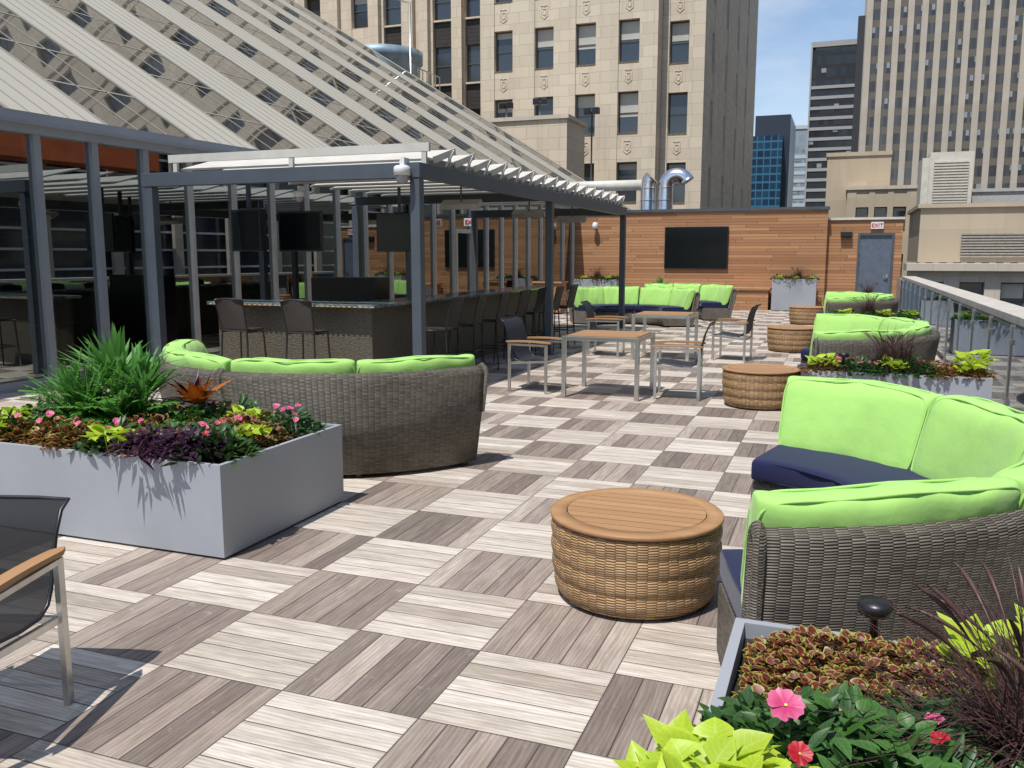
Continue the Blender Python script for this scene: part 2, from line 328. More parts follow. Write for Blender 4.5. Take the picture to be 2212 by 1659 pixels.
def bed(x0,x1,y0,y1,z,kinds,step=.3,nb=3):
    nx=max(1,round((x1-x0)/step)); ny=max(1,round((y1-y0)/step))
    for i in range(nx):
        for j in range(ny):
            x=x0+(i+.5)*(x1-x0)/nx+random.uniform(-.04,.04); y=y0+(j+.5)*(y1-y0)/ny+random.uniform(-.04,.04)
            k=random.choice(kinds); plant(k,x,y,z,random.uniform(.75,1.05))
            if k in('dark',) and nb: blooms('pinkf' if random.random()<.6 else 'redf',x,y,z,nb,.16,.9)
planter(-5.3,-3.15,3.81,5.07,.545,'large light grey box planter full of mixed bedding plants')
z=.52; bed(-5.2,-3.28,3.93,4.97,z,['coleus','rust','dark','green','rust','dark','coleus'],.25,2)
plant('fern',-4.66,4.32,z+.10,1.0);plant('spike',-4.66,4.62,z+.24,1.2);plant('fern',-4.36,4.40,z+.06,.95);plant('croton',-4.08,4.74,z+.17,1.2);plant('cordy',-4.18,4.85,z+.14,1.15);plant('spike',-4.40,4.58,z+.2,1.0);plant('spike',-4.9,4.5,z+.12,.9)
for x,y,s in((-3.72,3.9,1.),(-3.5,3.92,1.),(-3.4,4.0,.8),(-3.6,4.02,.9)): plant('purple',x,y,z+.04,s)
for x,y,s in((-3.98,3.87,.9),(-3.3,4.28,.75),(-3.7,4.75,.8),(-5.1,4.1,1),(-5.0,3.88,.8)): plant('lime',x,y,z+.07,s)
for x,y in((-4.1,3.98),(-3.9,4.12),(-3.5,4.3),(-4.6,4.0),(-3.3,4.75),(-3.45,4.85),(-4.4,3.95),(-3.65,4.2),(-3.4,4.2),(-4.8,3.95)): blooms('pinkf',x,y,z+.04,2,.14,1.)
# near-right planter
planter(-.25,1.35,1.3,2.62,.59,'light grey box planter with coleus and purple grass')
z=.55; bed(.50,1.25,1.35,2.55,z,['dark','green','dark','coleus'],.25,1); bed(.05,.5,1.35,1.8,z,['dark','green'],.25,0)
for x,y in((-.03,2.44),(.10,2.46),(.24,2.46),(.38,2.46),(-.03,2.30),(.12,2.32),(.26,2.32),(.38,2.3),(-.03,2.16),(.10,2.17),(.22,2.18),(.0,2.05)): plant('coleus',x,y,z-.01,.70)
for x,y in((-.05,1.94),(.08,1.93),(.2,1.98),(.1,1.75),(-.07,1.80),(.22,1.78),(.34,2.05)): plant('dark',x,y,z+.0,.82)
plant('green',.03,1.90,z+.02,.8); plant('green',.17,1.84,z+.02,.8); plant('green',-.08,1.86,z+.01,.65)
plant('bigpink',-.065,1.84,z+.185,1,0); blooms('redf',.0,1.68,z+.04,1,.04); blooms('redf',.25,1.86,z+.03,1,.04); blooms('pinkf',.26,2.0,z,1,.05,.8)
for x,y,s in((-.19,1.69,.92),(-.08,1.63,.9),(-.15,1.60,.9),(-.22,1.62,.85),(.45,2.45,1.),(.62,2.5,1.1),(.52,2.36,.9),(-.2,1.48,1)): plant('lime',x,y,z+.05,s)
plant('grass',.44,2.0,z+.03,1.1);plant('grass',.58,1.78,z+.02,1.05);plant('grass',.54,2.14,z,1.)
planter(-.24,1.32,8.75,9.3,.60,'light grey box planter with bright bedding beside the railing')
bed(-.18,1.26,8.8,9.25,.56,['dark','rust','coleus','dark'],.25,2); 
for x in(-.12,.5,1.15): plant('lime',x,8.9,.62,.95)
plant('lime',1.2,9.1,.67,1.1); plant('grass',.45,9.05,.6,1.0);plant('grass',.6,9.1,.6,.9)
planter(-.2,1.32,16.7,17.25,.60,'light grey box planter beside the glass railing')
bed(-.15,1.26,16.75,17.2,.55,['dark','rust','green'],.27,2); plant('grass',.5,17,.6,1.05)
for x in(.1,.75,1.2): plant('lime',x,16.85,.62,.9)
planter(-.1,1.32,23.6,24.1,.60,'light grey box planter near the terrace end wall')
bed(-.05,1.26,23.65,24.05,.55,['dark','rust'],.27,1); plant('grass',.65,23.9,.6,1.2); plant('lime',.3,23.75,.6,1)
planter(-2.0,-.7,28.2,28.75,.98,'tall grey planter against the cedar wall'); bed(-1.95,-.75,28.25,28.7,.93,['dark','rust'],.27,1); plant('grass',-1.25,28.5,.95,1.1)
for x in(-1.8,-1.3,-.85): plant('lime',x,28.3,.97,.8)
planter(-8.0,-6.6,26.9,27.5,.95,'grey planter box near the cedar wall corner'); bed(-7.95,-6.65,26.95,27.45,.9,['dark','rust'],.27,1); plant('grass',-7.3,27.2,.95,1.); plant('lime',-6.9,27,.95,.8);plant('lime',-7.7,27,.95,.8)
planter(-5.2,-4.5,24.6,25.1,.7,'small grey planter with spiky green plant'); plant('spike',-4.8,24.85,.75,1.)
m=MB(); m.lathe([(.012,-.1),(.012,.05),(.045,.055),(.05,.075),(.045,.09),(0.001,.095)],20,0); ml=m.mesh('stake_lamp',BLACK)
for p in((.14,2.59,.62),(.06,8.85,.68)): thing('stake_lamp',p,0,'small round black garden lamp at the planter','garden lamp','black planter lamps',ml)
# ---------------------------------------------------------------- sofas
def sweep(m,prof,a0,a1,n,mi=0):
    b=len(m.v);K=len(prof);ls=[0]
    for i in range(K): ls.append(ls[-1]+math.dist(prof[i],prof[(i+1)%K]))
    for j in range(n+1):
        a=a0+(a1-a0)*j/n
        for r,z in prof: m.v.append((r*math.cos(a),r*math.sin(a),z))
    for j in range(n):
        u0=1.7*(a0+(a1-a0)*j/n);u1=1.7*(a0+(a1-a0)*(j+1)/n)
        for i in range(K):
            k=(i+1)%K; m.face([b+j*K+i,b+(j+1)*K+i,b+(j+1)*K+k,b+j*K+k],mi,[(u0,ls[i]),(u1,ls[i]),(u1,ls[i+1]),(u0,ls[i+1])],True)
    m.face([b+i for i in range(K)],mi,[p for p in prof]); m.face([b+n*K+i for i in reversed(range(K))],mi,[p for p in reversed(prof)])
def se(c,e): return math.copysign(abs(c)**e,c)
def cushion(rc,zc,hr,hz,a0,a1,lean,seed,mat,seat=False):
    m=MB(); rnd=random.Random(seed); am=(a0+a1)/2; ah=(a1-a0)/2; NA=36; K=28; ph=[rnd.uniform(0,6) for _ in range(6)]
    b=len(m.v)
    for j in range(NA+1):
        t=math.sin((j/NA-.5)*pi); s=max(1-abs(t)**(8 if not seat else 60),.0)**(1/5.); s=max(s,.02)
        puff=1+.10*(1-t*t)
        for k in range(K):
            p=2*pi*k/K; x=se(math.cos(p),.55 if not seat else .22)*hr; zz=se(math.sin(p),.38 if not seat else .30)*hz
            if seat: zz*=(.80+.20*s)*(1+.05*(1-t*t)); x*=(1-.02*(1-s))
            else: x*=s*puff; zz*=(1-.10*(1-s)); zz+= .008*math.sin(t*5+ph[0])+.005*math.sin(t*11+ph[1]); x+=.010*math.sin(t*4+ph[2]+zz*9)*(1-abs(t))+.004*math.sin(t*17+ph[3]+zz*14)*s
            a=am+ah*t; r=rc+x+lean*zz; m.v.append((r*math.cos(a),r*math.sin(a),zc+zz))
    for j in range(NA):
        for k in range(K): k2=(k+1)%K; m.face([b+j*K+k,b+(j+1)*K+k,b+(j+1)*K+k2,b+j*K+k2],0,None,True)
    m.face([b+k for k in range(K)]); m.face([b+NA*K+k for k in reversed(range(K))])
    for sg in(-1,1):
        pts=[]
        for q in range(64):
            p=2*pi*q/64; t=se(math.cos(p),.3)*.995; w=se(math.sin(p),.3)
            if seat: r=rc+w*hr*.99; z=zc+sg*hz*.80; 
            else: z=zc+w*hz*.985+ .008*math.sin(t*5+ph[0]); r=rc+sg*hr*.68+lean*(z-zc)
            a=am+ah*t; pts.append((r*math.cos(a),r*math.sin(a),z))
        m.tube(pts,.006,6,0,True)
    return m.mesh('cushion',mat)
R=1.72
PROF=[(R-.10,.035),(R-.03,.45),(R+.02,.76),(R+.01,.80),(R-.03,.825),(R-.07,.80),(R-.085,.76),(R-.15,.34),(.93,.34),(.90,.31),(.90,.06),(.93,.035)]
def sofa(cx,cy,a0,a1,nsec,label):
    t=thing('curved_sofa',(cx,cy,0),0,label,'sofa','curved wicker sofas'); rad=math.radians; st=(a1-a0)/nsec
    for i in range(nsec):
        s0=rad(a0+st*i+(.6 if i else 0)); s1=rad(a0+st*(i+1)-(.6 if i<nsec-1 else 0))
        m=MB(); sweep(m,PROF,s0,s1,30)
        for rr in (.98,1.56):
            for aa in (s0+.05*1.7/rr,s1-.05*1.7/rr,(s0+s1)/2): m.lathe([(.03,0),(.035,.06)],10,0,(rr*math.cos(aa),rr*math.sin(aa),0),True,True)
        for aa in (s0,s1):
            pts=[(r*math.cos(aa),r*math.sin(aa),z) for r,z in PROF[1:7]]+[((R-.15)*math.cos(aa),(R-.15)*math.sin(aa),.34)]
            m.tube(pts,.022,8,0)
        part(t,'wicker_frame',m.mesh('wicker_frame',WICK))
        for h in range(2):
            c0=s0+(s1-s0)*h/2+.004;c1=s0+(s1-s0)*(h+1)/2-.004
            part(t,'back_cushion',cushion(R-.215,.665,.10,.245,c0,c1,.30,i*10+h+int(cx*7),LIMEF))
        part(t,'seat_cushion',cushion(1.20,.41,.34,.068,s0+.008,s1-.008,0,i*10,NAVY,True))
    return t
sofa(-.65,4.45,-75,77,2,'curved grey wicker sofa with lime back and navy seat cushions')
sofa(-4.21,7.04,-168,-23,2,'curved grey wicker sofa beside the large planter')
sofa(-.65,11.15,-75,77,2,'curved wicker sofa behind the flower planter')
sofa(-.65,19.0,-75,77,2,'curved wicker sofa with lime cushions near the railing')
sofa(-4.75,20.3,20,160,2,'curved wicker sofa with lime cushions facing the terrace')
sofa(-4.25,23.0,5,125,2,'curved wicker sofa with lime cushions near cedar wall')
# ---------------------------------------------------------------- ottomans
def ottoman():
    t=thing('ottoman_table',(-.90,4.16,0),0,'round honey wicker ottoman table with slatted teak top','ottoman table','round wicker ottomans')
    prof=[(.37,.015),(.39,.03)]
    N=60
    for i in range(N+1):
        q=i/N; prof.append((.385+.028*q**.7+.010*math.sin(pi*q)+.010*abs(math.sin(pi*q*4)),.03+.372*q))
    m=MB(); m.lathe(prof,72,0,(0,0,0),True,True,True); part(t,'wicker_drum',m.mesh('wicker_drum',WICKT))
    m=MB(); m.lathe([(.35,.408),(.422,.408),(.428,.412),(.429,.425),(.424,.431),(.349,.432),(.346,.42)],72,0); o=part(t,'teak_rim',m.mesh('teak_rim',TEAKP))
    m=MB(); r=.342; n=9; w=2*r/n
    for i in range(n):
        y0=-r+i*w+.004;y1=-r+(i+1)*w-.004
        h0=math.sqrt(max(r*r-y0*y0,1e-4));h1=math.sqrt(max(r*r-y1*y1,1e-4)); hm=math.sqrt(r*r-((y0+y1)/2)**2)
        b=len(m.v); ps=[(-h0,y0),(h0,y0),(hm,(y0+y1)/2),(h1,y1),(-h1,y1),(-hm,(y0+y1)/2)]
        m.v+=[(x,y,.43) for x,y in ps]+[(x,y,.412) for x,y in ps]; m.face([b+k for k in range(6)])
        for k in range(6): m.face([b+k,b+6+k,b+6+(k+1)%6,b+(k+1)%6])
    part(t,'slatted_top',m.mesh('slatted_top',TEAKP)); m=MB(); m.lathe([(.001,.410),(.345,.410)],40,0); part(t,'inner_disc',m.mesh('inner_disc',BLACK)); return t
ot=ottoman()
for p in((-.80,10.15,0),(-.78,16.3,0),(-.76,22.9,0)): dup(ot,p,random.uniform(0,.4))
# ---------------------------------------------------------------- tables and chairs
def table(x,y):
    t=thing('dining_table',(x,y,0),0,'square table with teak slats and steel legs','table','teak and steel tables'); w=.47
    m=MB()
    for sx in(-1,1):
        for sy in(-1,1): m.box(sx*w-.025*(1+sx),sx*w+.025*(1-sx),sy*w-.025*(1+sy),sy*w+.025*(1-sy),0,.74)
    m.box(-w+.05,w-.05,-w,-w+.04,.69,.738);m.box(-w+.05,w-.05,w-.04,w,.69,.738);m.box(-w,-w+.04,-w+.05,w-.05,.69,.738);m.box(w-.04,w,-w+.05,w-.05,.69,.738)
    part(t,'steel_frame',m.mesh('steel_frame',STEEL),bev=.003)
    m=MB(); n=11; s=(2*w-.09)/n
    for i in range(n): m.box(-w+.045,w-.045,-w+.045+i*s+.006,-w+.045+(i+1)*s-.006,.722,.745)
    part(t,'slatted_top',m.mesh('slatted_top',TEAKP)); return t
table(-2.62,10.38)
table(-2.70,14.45)
def chair(sl,kz=1.,aw=.033):
    t=thing('arm_chair',(0,0,0),0,'steel armchair with dark sling seat and teak arms','chair','sling armchairs')
    m=MB()
    for sy in(-1,1):
        y=sy*.275
        m.box(.235,.27,y-.012,y+.012,0,.61); m.box(-.27,-.235,y-.012,y+.012,0,.61); m.box(-.235,.235,y-.012,y+.012,.585,.61); m.beam((-.25,y*.97,.36),(.24,y*.97,.40),.02,.03)
    m.box(-.262,-.242,-.262,.262,.34,.37); m.box(.24,.262,-.262,.262,.385,.41)
    part(t,'steel_frame',m.mesh('steel_frame',STEEL),bev=.002)
    prof=[(.26,.405),(.22,.43),(.10,.42),(-.05,.40),(-.16,.40),(-.215,.43),(-.245,.50),(-.27,.62),(-.30,.76),(-.345,.87),(-.40,.905)]
    prof=[(x,z if z<.45 else .43+(z-.43)*kz) for x,z in prof]
    m=MB(); b=0
    for x,z in prof:
        for k in range(5): yy=-.24+.12*k; m.v.append((x-.012*(1-(yy/.24)**2)*(z>.5),yy,z-.012*(1-(yy/.24)**2)*(z<=.45)))
    for i in range(len(prof)-1):
        for k in range(4): a=i*5+k; m.face([a,a+1,a+6,a+5],0,None,True)
    part(t,'sling_seat',m.mesh('sling_seat',sl))
    m=MB(); zt=prof[-1][1]; xt=prof[-1][0]
    path=[(x,-.245,z) for x,z in prof]+[(xt-.01,-.12,zt+.003),(xt-.01,0,zt+.003),(xt-.01,.12,zt+.003)]+[(x,.245,z) for x,z in reversed(prof)]
    m.tube(path,.008,8,0); part(t,'sling_rail',m.mesh('sling_rail',BLACK))
    for sy in(-1,1):
        m=MB(); b=0; y=sy*.275; n=12
        for i in range(n+1):
            q=i/n; x=-.30+.62*q; w=aw*(1-abs(2*q-1)**8)**.5+.003; zz=.632+.012*math.sin(pi*q)
            m.v+=[(x,y-w,zz-.012),(x,y+w,zz-.012),(x,y+w,zz+.008),(x,y-w,zz+.008)]
        for i in range(n):
            for k in range(4): a=b+4*i; m.face([a+k,a+(k+1)%4,a+4+(k+1)%4,a+4+k])
        m.face([b,b+3,b+2,b+1]); e=b+4*n; m.face([e,e+1,e+2,e+3])
        part(t,'teak_arm',m.mesh('teak_arm',TEAKP))
    return t
c0=chair(SLING); c0.location=(-3.55,10.35,0); c0.rotation_euler=(0,0,-.12)
dup(c0,(-1.78,10.45,0),pi+.1); dup(c0,(-3.72,14.5,0),.05); dup(c0,(-1.62,14.6,0),pi-.1)
c1=chair(SHEER,.78,.026); c1.location=(-2.86,1.99,0); c1.rotation_euler=(0,0,-pi/2+.30); c1.scale=(1,1,.95); c1['label']='steel armchair with sheer black sling and teak arms'
# ---------------------------------------------------------------- pergola
PX_,PY0,PY1=-4.61,9.17,19.3
B0,B1=2.57,2.74
t=thing('pergola',(0,0,0),0,'dark steel pergola with white louvered roof over the bar','pergola')
for x,y in((PX_,PY0),(PX_,14.06),(PX_,PY1),(-8.45,PY0),(-8.3,14.06),(-8.2,PY1)):
    m=MB(); m.box(-.06,.06,-.06,.06,0.012,B0-.001);m.box(-.11,.11,-.11,.11,0,.012); part(t,'post',m.mesh('post',PERG),(x,y,0),bev=.004)
m=MB(); m.box(-8.55,PX_+.07,PY0-.07,PY0+.05,B0,B1); part(t,'front_beam',m.mesh('front_beam',PERG),bev=.004)
m=MB(); m.box(PX_-.05,PX_+.07,PY0+.052,PY1+.07,B0,B1); part(t,'side_beam',m.mesh('side_beam',PERG),bev=.004)
m=MB(); m.box(-8.3,PX_-.052,PY1-.06,PY1+.07,B0,B1); part(t,'rear_beam',m.mesh('rear_beam',PERG))
m=MB(); m.box(-8.3,PX_-.052,14.0,14.12,B0+.02,B1-.01); part(t,'cross_beam',m.mesh('cross_beam',PERG))
m=MB(); m.box(-8.4,PX_+.02,9.45,9.50,2.90,3.0)
for x in(-8.3,-6.5,PX_-.05): m.box(x-.03,x+.03,9.455,9.495,B1,2.90)
part(t,'roof_rail',m.mesh('roof_rail',WHITEP))
m=MB(); m.box(PX_-.06,PX_-.03,9.52,PY1,B1+.001,2.84); part(t,'side_rail',m.mesh('side_rail',WHITEP))
nl=16; pt=(PY1-9.6)/nl
ml_=MB(); Mx=Matrix.Rotation(math.radians(15),4,'X'); ml_.box(-3.7,0,-.335,.335,-.012,.012,0,Mx); ml_.box(.001,.016,-.32,.32,-.05,.03,0,Mx); ml_.box(-.03,.0,.18,.21,-.13,.03); ml_.beam((.022,.0,-.14),(.022,.25,.07),.012,.03)
lou=ml_.mesh('roof_louver',WHITEP)
for i in range(nl): part(t,'roof_louver',lou,(PX_+.02,9.87+pt*i,2.90))
m=MB(); m.box(-.3,.3,-.08,.08,-.04,.04)
hm=m.mesh('patio_heater',basic('heater_grey',(.45,.43,.40),.4,.3))
for x,y in((-5.2,11.75),(-5.2,14.7),(-5.2,17.3)):
    h=thing('patio_heater',(x,y,2.42),0,'slim grey heater hanging under the pergola roof','heater','pergola heaters'); part(h,'heater_body',hm,rot=(.5,0,0)); m=MB(); m.box(-.01,.01,-.01,.01,.04,.45); part(h,'hanger_rod',m.mesh('hanger_rod',PERG))
def dome(loc,label,s=1):
    t=thing('security_camera',loc,0,label,'security camera','white dome cameras'); t.scale=(s,s,s)
    m=MB(); m.lathe([(.001,.15),(.07,.145),(.095,.13),(.10,.10),(.10,.03),(.085,.03)],24,0); m.box(-.03,.03,0,.14,.15,.24); part(t,'camera_housing',m.mesh('camera_housing',WHITE))
    m=MB(); m.lathe([(.085,.03),(.08,-.02),(.055,-.055),(.001,-.07)],24,0); part(t,'camera_dome',m.mesh('camera_dome',basic('smoked_dome',(.30,.30,.31),.1))); return t
dome((-4.72,9.02,2.56),'white dome camera on the pergola corner',.95)
dome((-6.9,10.2,2.45),'small white camera hanging under the pergola',.7)
# ---------------------------------------------------------------- bar
t=thing('outdoor_bar',(0,0,0),0,'L-shaped bar with textured grey-brown front and mosaic counter','bar')
n=NT('bar_relief'); u=n.sep(n.uv()); h1=n.noise(n.comb(n.M('MULTIPLY',u[0],22),n.M('MULTIPLY',u[1],60),0.),1.,4,.6); ft=n.M('FRACT',n.M('DIVIDE',u[0],.62)); gp=n.M('LESS_THAN',ft,.012); n.bump(n.M('SUBTRACT',h1,gp),.9,.015)
BARM=n.set(n.mix(n.rng(h1,.35,.65),(.065,.057,.043),(.14,.125,.092)),.5,0,.3)
m=MB(); m.box(-8.0,-5.6,9.8,10.1,0,1.03); m.box(-5.9,-5.6,10.1,16.9,0,1.03); part(t,'bar_front',m.mesh('bar_front',BARM))
n=NT('mosaic_counter'); vo=n.n('TexVoronoi'); n.put(vo.inputs['Vector'],n.uv()); vo.inputs['Scale'].default_value=28; r=n.white(vo.outputs['Position'])
MOS=n.set(n.mix(r,(.04,.07,.08),(.20,.24,.25)),.15,0,.6)
m=MB(); m.box(-8.05,-5.47,9.64,10.25,1.031,1.075); m.box(-6.05,-5.47,10.25,17.0,1.031,1.075); part(t,'counter_top',m.mesh('counter_top',MOS),bev=.005)
AM=basic('amber',(.75,.42,.10),.4)
m=MB()
for i in range(32): m.box(-8.0+i*.08,-7.96+i*.08,9.628,9.638,1.04,1.05)
part(t,'amber_trim',m.mesh('amber_trim',AM))
m=MB(); m.box(-7.85,-6.7,11.8,12.3,0,.95); m.box(-7.85,-6.7,11.85,12.3,.95,1.35); o=thing('bar_cabinet',(0,0,0),0,'dark back bar cabinet under the pergola','cabinet',mesh=m.mesh('bar_cabinet',BROWNM)); bevel(o,.01)
def stool():
    t=thing('bar_stool',(0,0,0),0,'dark woven bar stool standing at the bar','bar stool','bar stools')
    m=MB()
    for sx in(-1,1):
        m.tube([(sx*.21,.20,0),(sx*.18,.17,.74)],.012,8); m.tube([(sx*.22,-.22,0),(sx*.19,-.18,.74),(sx*.20,-.23,.97),(sx*.21,-.27,1.13)],.012,8)
        m.tube([(sx*.195,.185,.32),(sx*.21,-.20,.32)],.010,6)
        m.tube([(sx*.20,.17,.72),(sx*.205,-.18,.72)],.012,6)
    m.tube([(-.195,.185,.32),(.195,.185,.32)],.012,6);m.tube([(-.21,-.20,.36),(.21,-.20,.36)],.010,6)
    m.tube([(-.21,-.27,1.13),(-.11,-.295,1.145),(0,-.30,1.15),(.11,-.295,1.145),(.21,-.27,1.13)],.013,8)
    part(t,'stool_frame',m.mesh('stool_frame',BROWNM))
    m=MB(); m.box(-.195,.195,-.19,.18,.73,.755); part(t,'stool_seat',m.mesh('stool_seat',BROWNS),bev=.01)
    m=MB()
    for j in range(6):
        q=j/5
        for i in range(9): s=i/8*2-1; m.v.append((s*(.185+.02*q),-.185-.085*q-.03*(1-s*s)*(q+.3),.76+.375*q))
    for j in range(5):
        for i in range(8): a=j*9+i; m.face([a,a+1,a+10,a+9],0,[(i*.05,j*.07),(i*.05+.05,j*.07),(i*.05+.05,j*.07+.07),(i*.05,j*.07+.07)],True)
    part(t,'stool_back',m.mesh('stool_back',BROWNS)); return t
s0=stool(); s0.location=(-7.25,9.36,0)
dup(s0,(-6.28,9.38,0),.05)
for y in(10.45,11.3,12.2,13.1,14.0,14.9,15.8): dup(s0,(-4.95,y,0),pi/2+random.uniform(-.12,.12))
def tv(loc,rot,w,h,label,pole=0):
    t=thing('television',loc,rot,label,'television','flat screen televisions')
    m=MB(); m.box(-w/2,w/2,0,.06,-h/2,h/2); part(t,'tv_housing',m.mesh('tv_housing',BLACK),bev=.008)
    m=MB(); m.box(-w/2+.03,w/2-.03,-.004,-.001,-h/2+.03,h/2-.03); n=D.materials.get('tv_screen') or NT('tv_screen').set((.006,.008,.009),.18,0,.3); part(t,'tv_screen',m.mesh('tv_screen',n))
    if pole: m=MB(); m.box(-.025,.025,.07,.12,0,pole); part(t,'tv_pole',m.mesh('tv_pole',PERG))
    return t
tv((-7.65,11.3,2.05),.1,.72,.6,'black television hanging above the bar',.7);tv((-8.1,10.6,2.05),-.1,.55,.6,'black television hanging above the bar',.7);tv((-6.55,12.4,2.05),.45,.72,.6,'black television hanging above the bar',.7)
# ---------------------------------------------------------------- glazed atrium
ATR=math.atan(.052); AX,AY=-9.7,8.0
t=thing('atrium_building',(AX,AY,0),-ATR,'sloped glass atrium with tall dark glazed side wall','building')
def mull(y0,wid,mat):
    m=MB(); m.box(-.08,.08,-wid/2,wid/2,.12,3.2); return part(t,'mullion',m.mesh('mullion',mat),(0,y0,0))
y=-7.43
while y<21: mull(y,.10 if y<2.5 else .06,MULL if y<2.5 else WHITEP); y+=.88 if y<2.5 else .98
m=MB(); m.box(-.1,.1,-8,21.3,0,.12); part(t,'wall_sill',m.mesh('wall_sill',MULL))
m=MB(); m.box(-.012,.012,-8,21.2,.12,3.2); part(t,'wall_glass',m.mesh('wall_glass',WGLASS))
m=MB(); m.box(-.15,.12,-8,29.5,3.2,3.30); m.box(-.1,.17,-8,29.5,3.30,3.35); m.box(-.3,.05,-8,29.5,3.35,3.47); part(t,'eave_gutter',m.mesh('eave_gutter',MULL))
TH=math.radians(31); RL=44
def rp(u,y,w): return Vector((-.1-u*math.cos(TH)+w*math.sin(TH),y,3.46+u*math.sin(TH)+w*math.cos(TH)))
n=NT('roof_glass'); o=n.sep(n.uv()); rn=n.white(n.comb(n.M('FLOOR',n.M('DIVIDE',o[0],1.45)),n.M('FLOOR',n.M('DIVIDE',o[1],.5)),0.))
wob=n.noise(n.pos(),.5,1); n.bump(wob,.10,.03)
ROOFG=n.set(n.mix(rn,(.02,.021,.021),(.06,.06,.056)),.02,0,1.); n.b.inputs['IOR'].default_value=1.55
ROOFP=basic('roof_panel',(.40,.38,.325),.65,.0,.03,.3,spec=.12)
RIB=basic('roof_rib',(.27,.26,.225),.6,.0,.05,3,spec=.15)
def quad(m,a,b,c,d,mi=0,uv=None):
    k=len(m.v); m.v+=[tuple(x) for x in(a,b,c,d)]; m.face([k,k+1,k+2,k+3],mi,uv)
def rbox(m,u0,u1,y0,y1,h0,h1):
    k=len(m.v); P=[rp(u0,y0,h0),rp(u1,y0,h0),rp(u1,y1,h0),rp(u0,y1,h0),rp(u0,y0,h1),rp(u1,y0,h1),rp(u1,y1,h1),rp(u0,y1,h1)]; m.v+=[tuple(p) for p in P]
    for q in((0,3,2,1),(4,5,6,7),(0,1,5,4),(1,2,6,5),(2,3,7,6),(3,0,4,7)): m.face([k+z_ for z_ in q])
y=-11.; per=3.2
while y<29.4:
    g1=y+1.7; m=MB(); ge=min(g1,29.5)
    quad(m,rp(0,y,0),rp(0,ge,0),rp(RL,ge,0),rp(RL,y,0),0,[(0,0),(0,1.7),(RL,1.7),(RL,0)])
    part(t,'roof_glass_strip',m.mesh('roof_glass_strip',ROOFG))
    if g1<29.3:
        y2=min(y+per,29.5); m=MB(); quad(m,rp(0,g1,.006),rp(0,y2,.006),rp(RL,y2,.006),rp(RL,g1,.006),0)
        part(t,'roof_panel_strip',m.mesh('roof_panel_strip',ROOFP))
    m=MB()
    for yy,w,h in [(y,.06,.015),(y+.57,.03,.006),(y+1.13,.03,.006),(g1,.06,.015),(g1+.3,.02,.014),(g1+.6,.02,.014),(g1+.9,.02,.014),(g1+1.2,.02,.014)]:
        if yy<29.5: rbox(m,0,RL,yy-w/2,yy+w/2,.001,h)
    for j in range(1,30):
        u=j*1.45; rbox(m,u,u+.05,y+.031,ge-.031,.0015,.006)
    part(t,'roof_rib',m.mesh('roof_rib',RIB)); y+=per
m=MB(); quad(m,rp(0,29.5,0),rp(RL,29.5,0),(rp(RL,29.5,0).x,29.5,-6),(rp(0,29.5,0).x,29.5,-6)); part(t,'end_gable',m.mesh('end_gable',LIMEST))
m=MB(); m.box(-26,-.2,-12,29,-.3,-.02); m.box(-26.2,-26,-12,29,-.3,18); part(t,'interior_room',m.mesh('interior_room',basic('interior_dark',(.08,.078,.073),.5,0,.2,1)))
for y in(-5,-1.5,2,5.5,9,13,17):
    m=MB(); m.lathe([(.2,0),(.2,4.0)],16,0); part(t,'interior_column',m.mesh('interior_column',WHITEP),(-1.8,y,0))
m=MB()
for k in range(8): m.tube([(-3.5,-10,.5+k*.5),(-3.5,28,.5+k*.5)],.02,5)
for k in range(20): m.tube([(-3.5,-10+k*1.9,0),(-3.5,-10+k*1.9,4.8)],.025,5)
part(t,'interior_lattice',m.mesh('interior_lattice',WHITE))
part(t,'door',MB().box(.02,.10,12.0,12.08,.02,2.25).box(.02,.10,13.1,13.18,.02,2.25).box(.02,.10,12.0,13.18,2.25,2.35).mesh('door',WHITEP))
def exit_sign(loc,rot,label,s=.2):
    t=thing('exit_sign',loc,rot,label,'exit sign','exit signs'); m=MB(); m.box(-s*.95,s*.95,0,.05,-s*.55,s*.55); part(t,'sign_box',m.mesh('sign_box',WHITE),bev=.006)
    c=D.curves.new('exit_text','FONT'); c.body='EXIT'; c.size=s*.85; c.align_x='CENTER'; c.align_y='CENTER'; c.extrude=.004; c.offset=.001
    o=D.objects.new('tmp',c); COL.objects.link(o); bpy.context.view_layer.update(); me=D.meshes.new_from_object(o); D.objects.remove(o)
    me.materials.clear(); me.materials.append(basic('exit_red',(.6,.02,.02),.5)); part(t,'sign_text',me,(0,-.006,0),(pi/2,0,0))
exit_sign((-8.6,20.0,2.50),.5,'white exit sign with red letters above the glass door',.17)
# ---------------------------------------------------------------- cedar wall
t=thing('cedar_wall',(0,0,0),0,'cedar board end wall of the terrace','wall')
m=MB(); m.box(-8.75,-.48,29.0,29.5,0,3.1); part(t,'board_cladding',m.mesh('board_cladding',CEDAR))
m=MB(); m.box(-8.8,-.44,28.94,29.56,3.1,3.19); part(t,'wall_cap',m.mesh('wall_cap',PERG))
t=thing('cedar_wall',(0,0,0),0,'lower cedar board wall with grey service door','wall')
m=MB(); m.box(-.478,.42,29.3,29.6,0,2.78); m.box(.42,1.46,29.3,29.6,2.38,2.78); m.box(1.46,1.68,29.3,29.6,0,2.78); part(t,'board_cladding',m.mesh('board_cladding',CEDAR))
m=MB(); m.box(-.475,1.72,29.25,29.65,2.78,2.85); part(t,'wall_cap',m.mesh('wall_cap',WHITEP))
m=MB(); m.box(.42,.48,29.27,29.4,0,2.38);m.box(1.40,1.46,29.27,29.4,0,2.38);m.box(.48,1.40,29.27,29.4,2.32,2.38); part(t,'door_frame',m.mesh('door_frame',PERG))
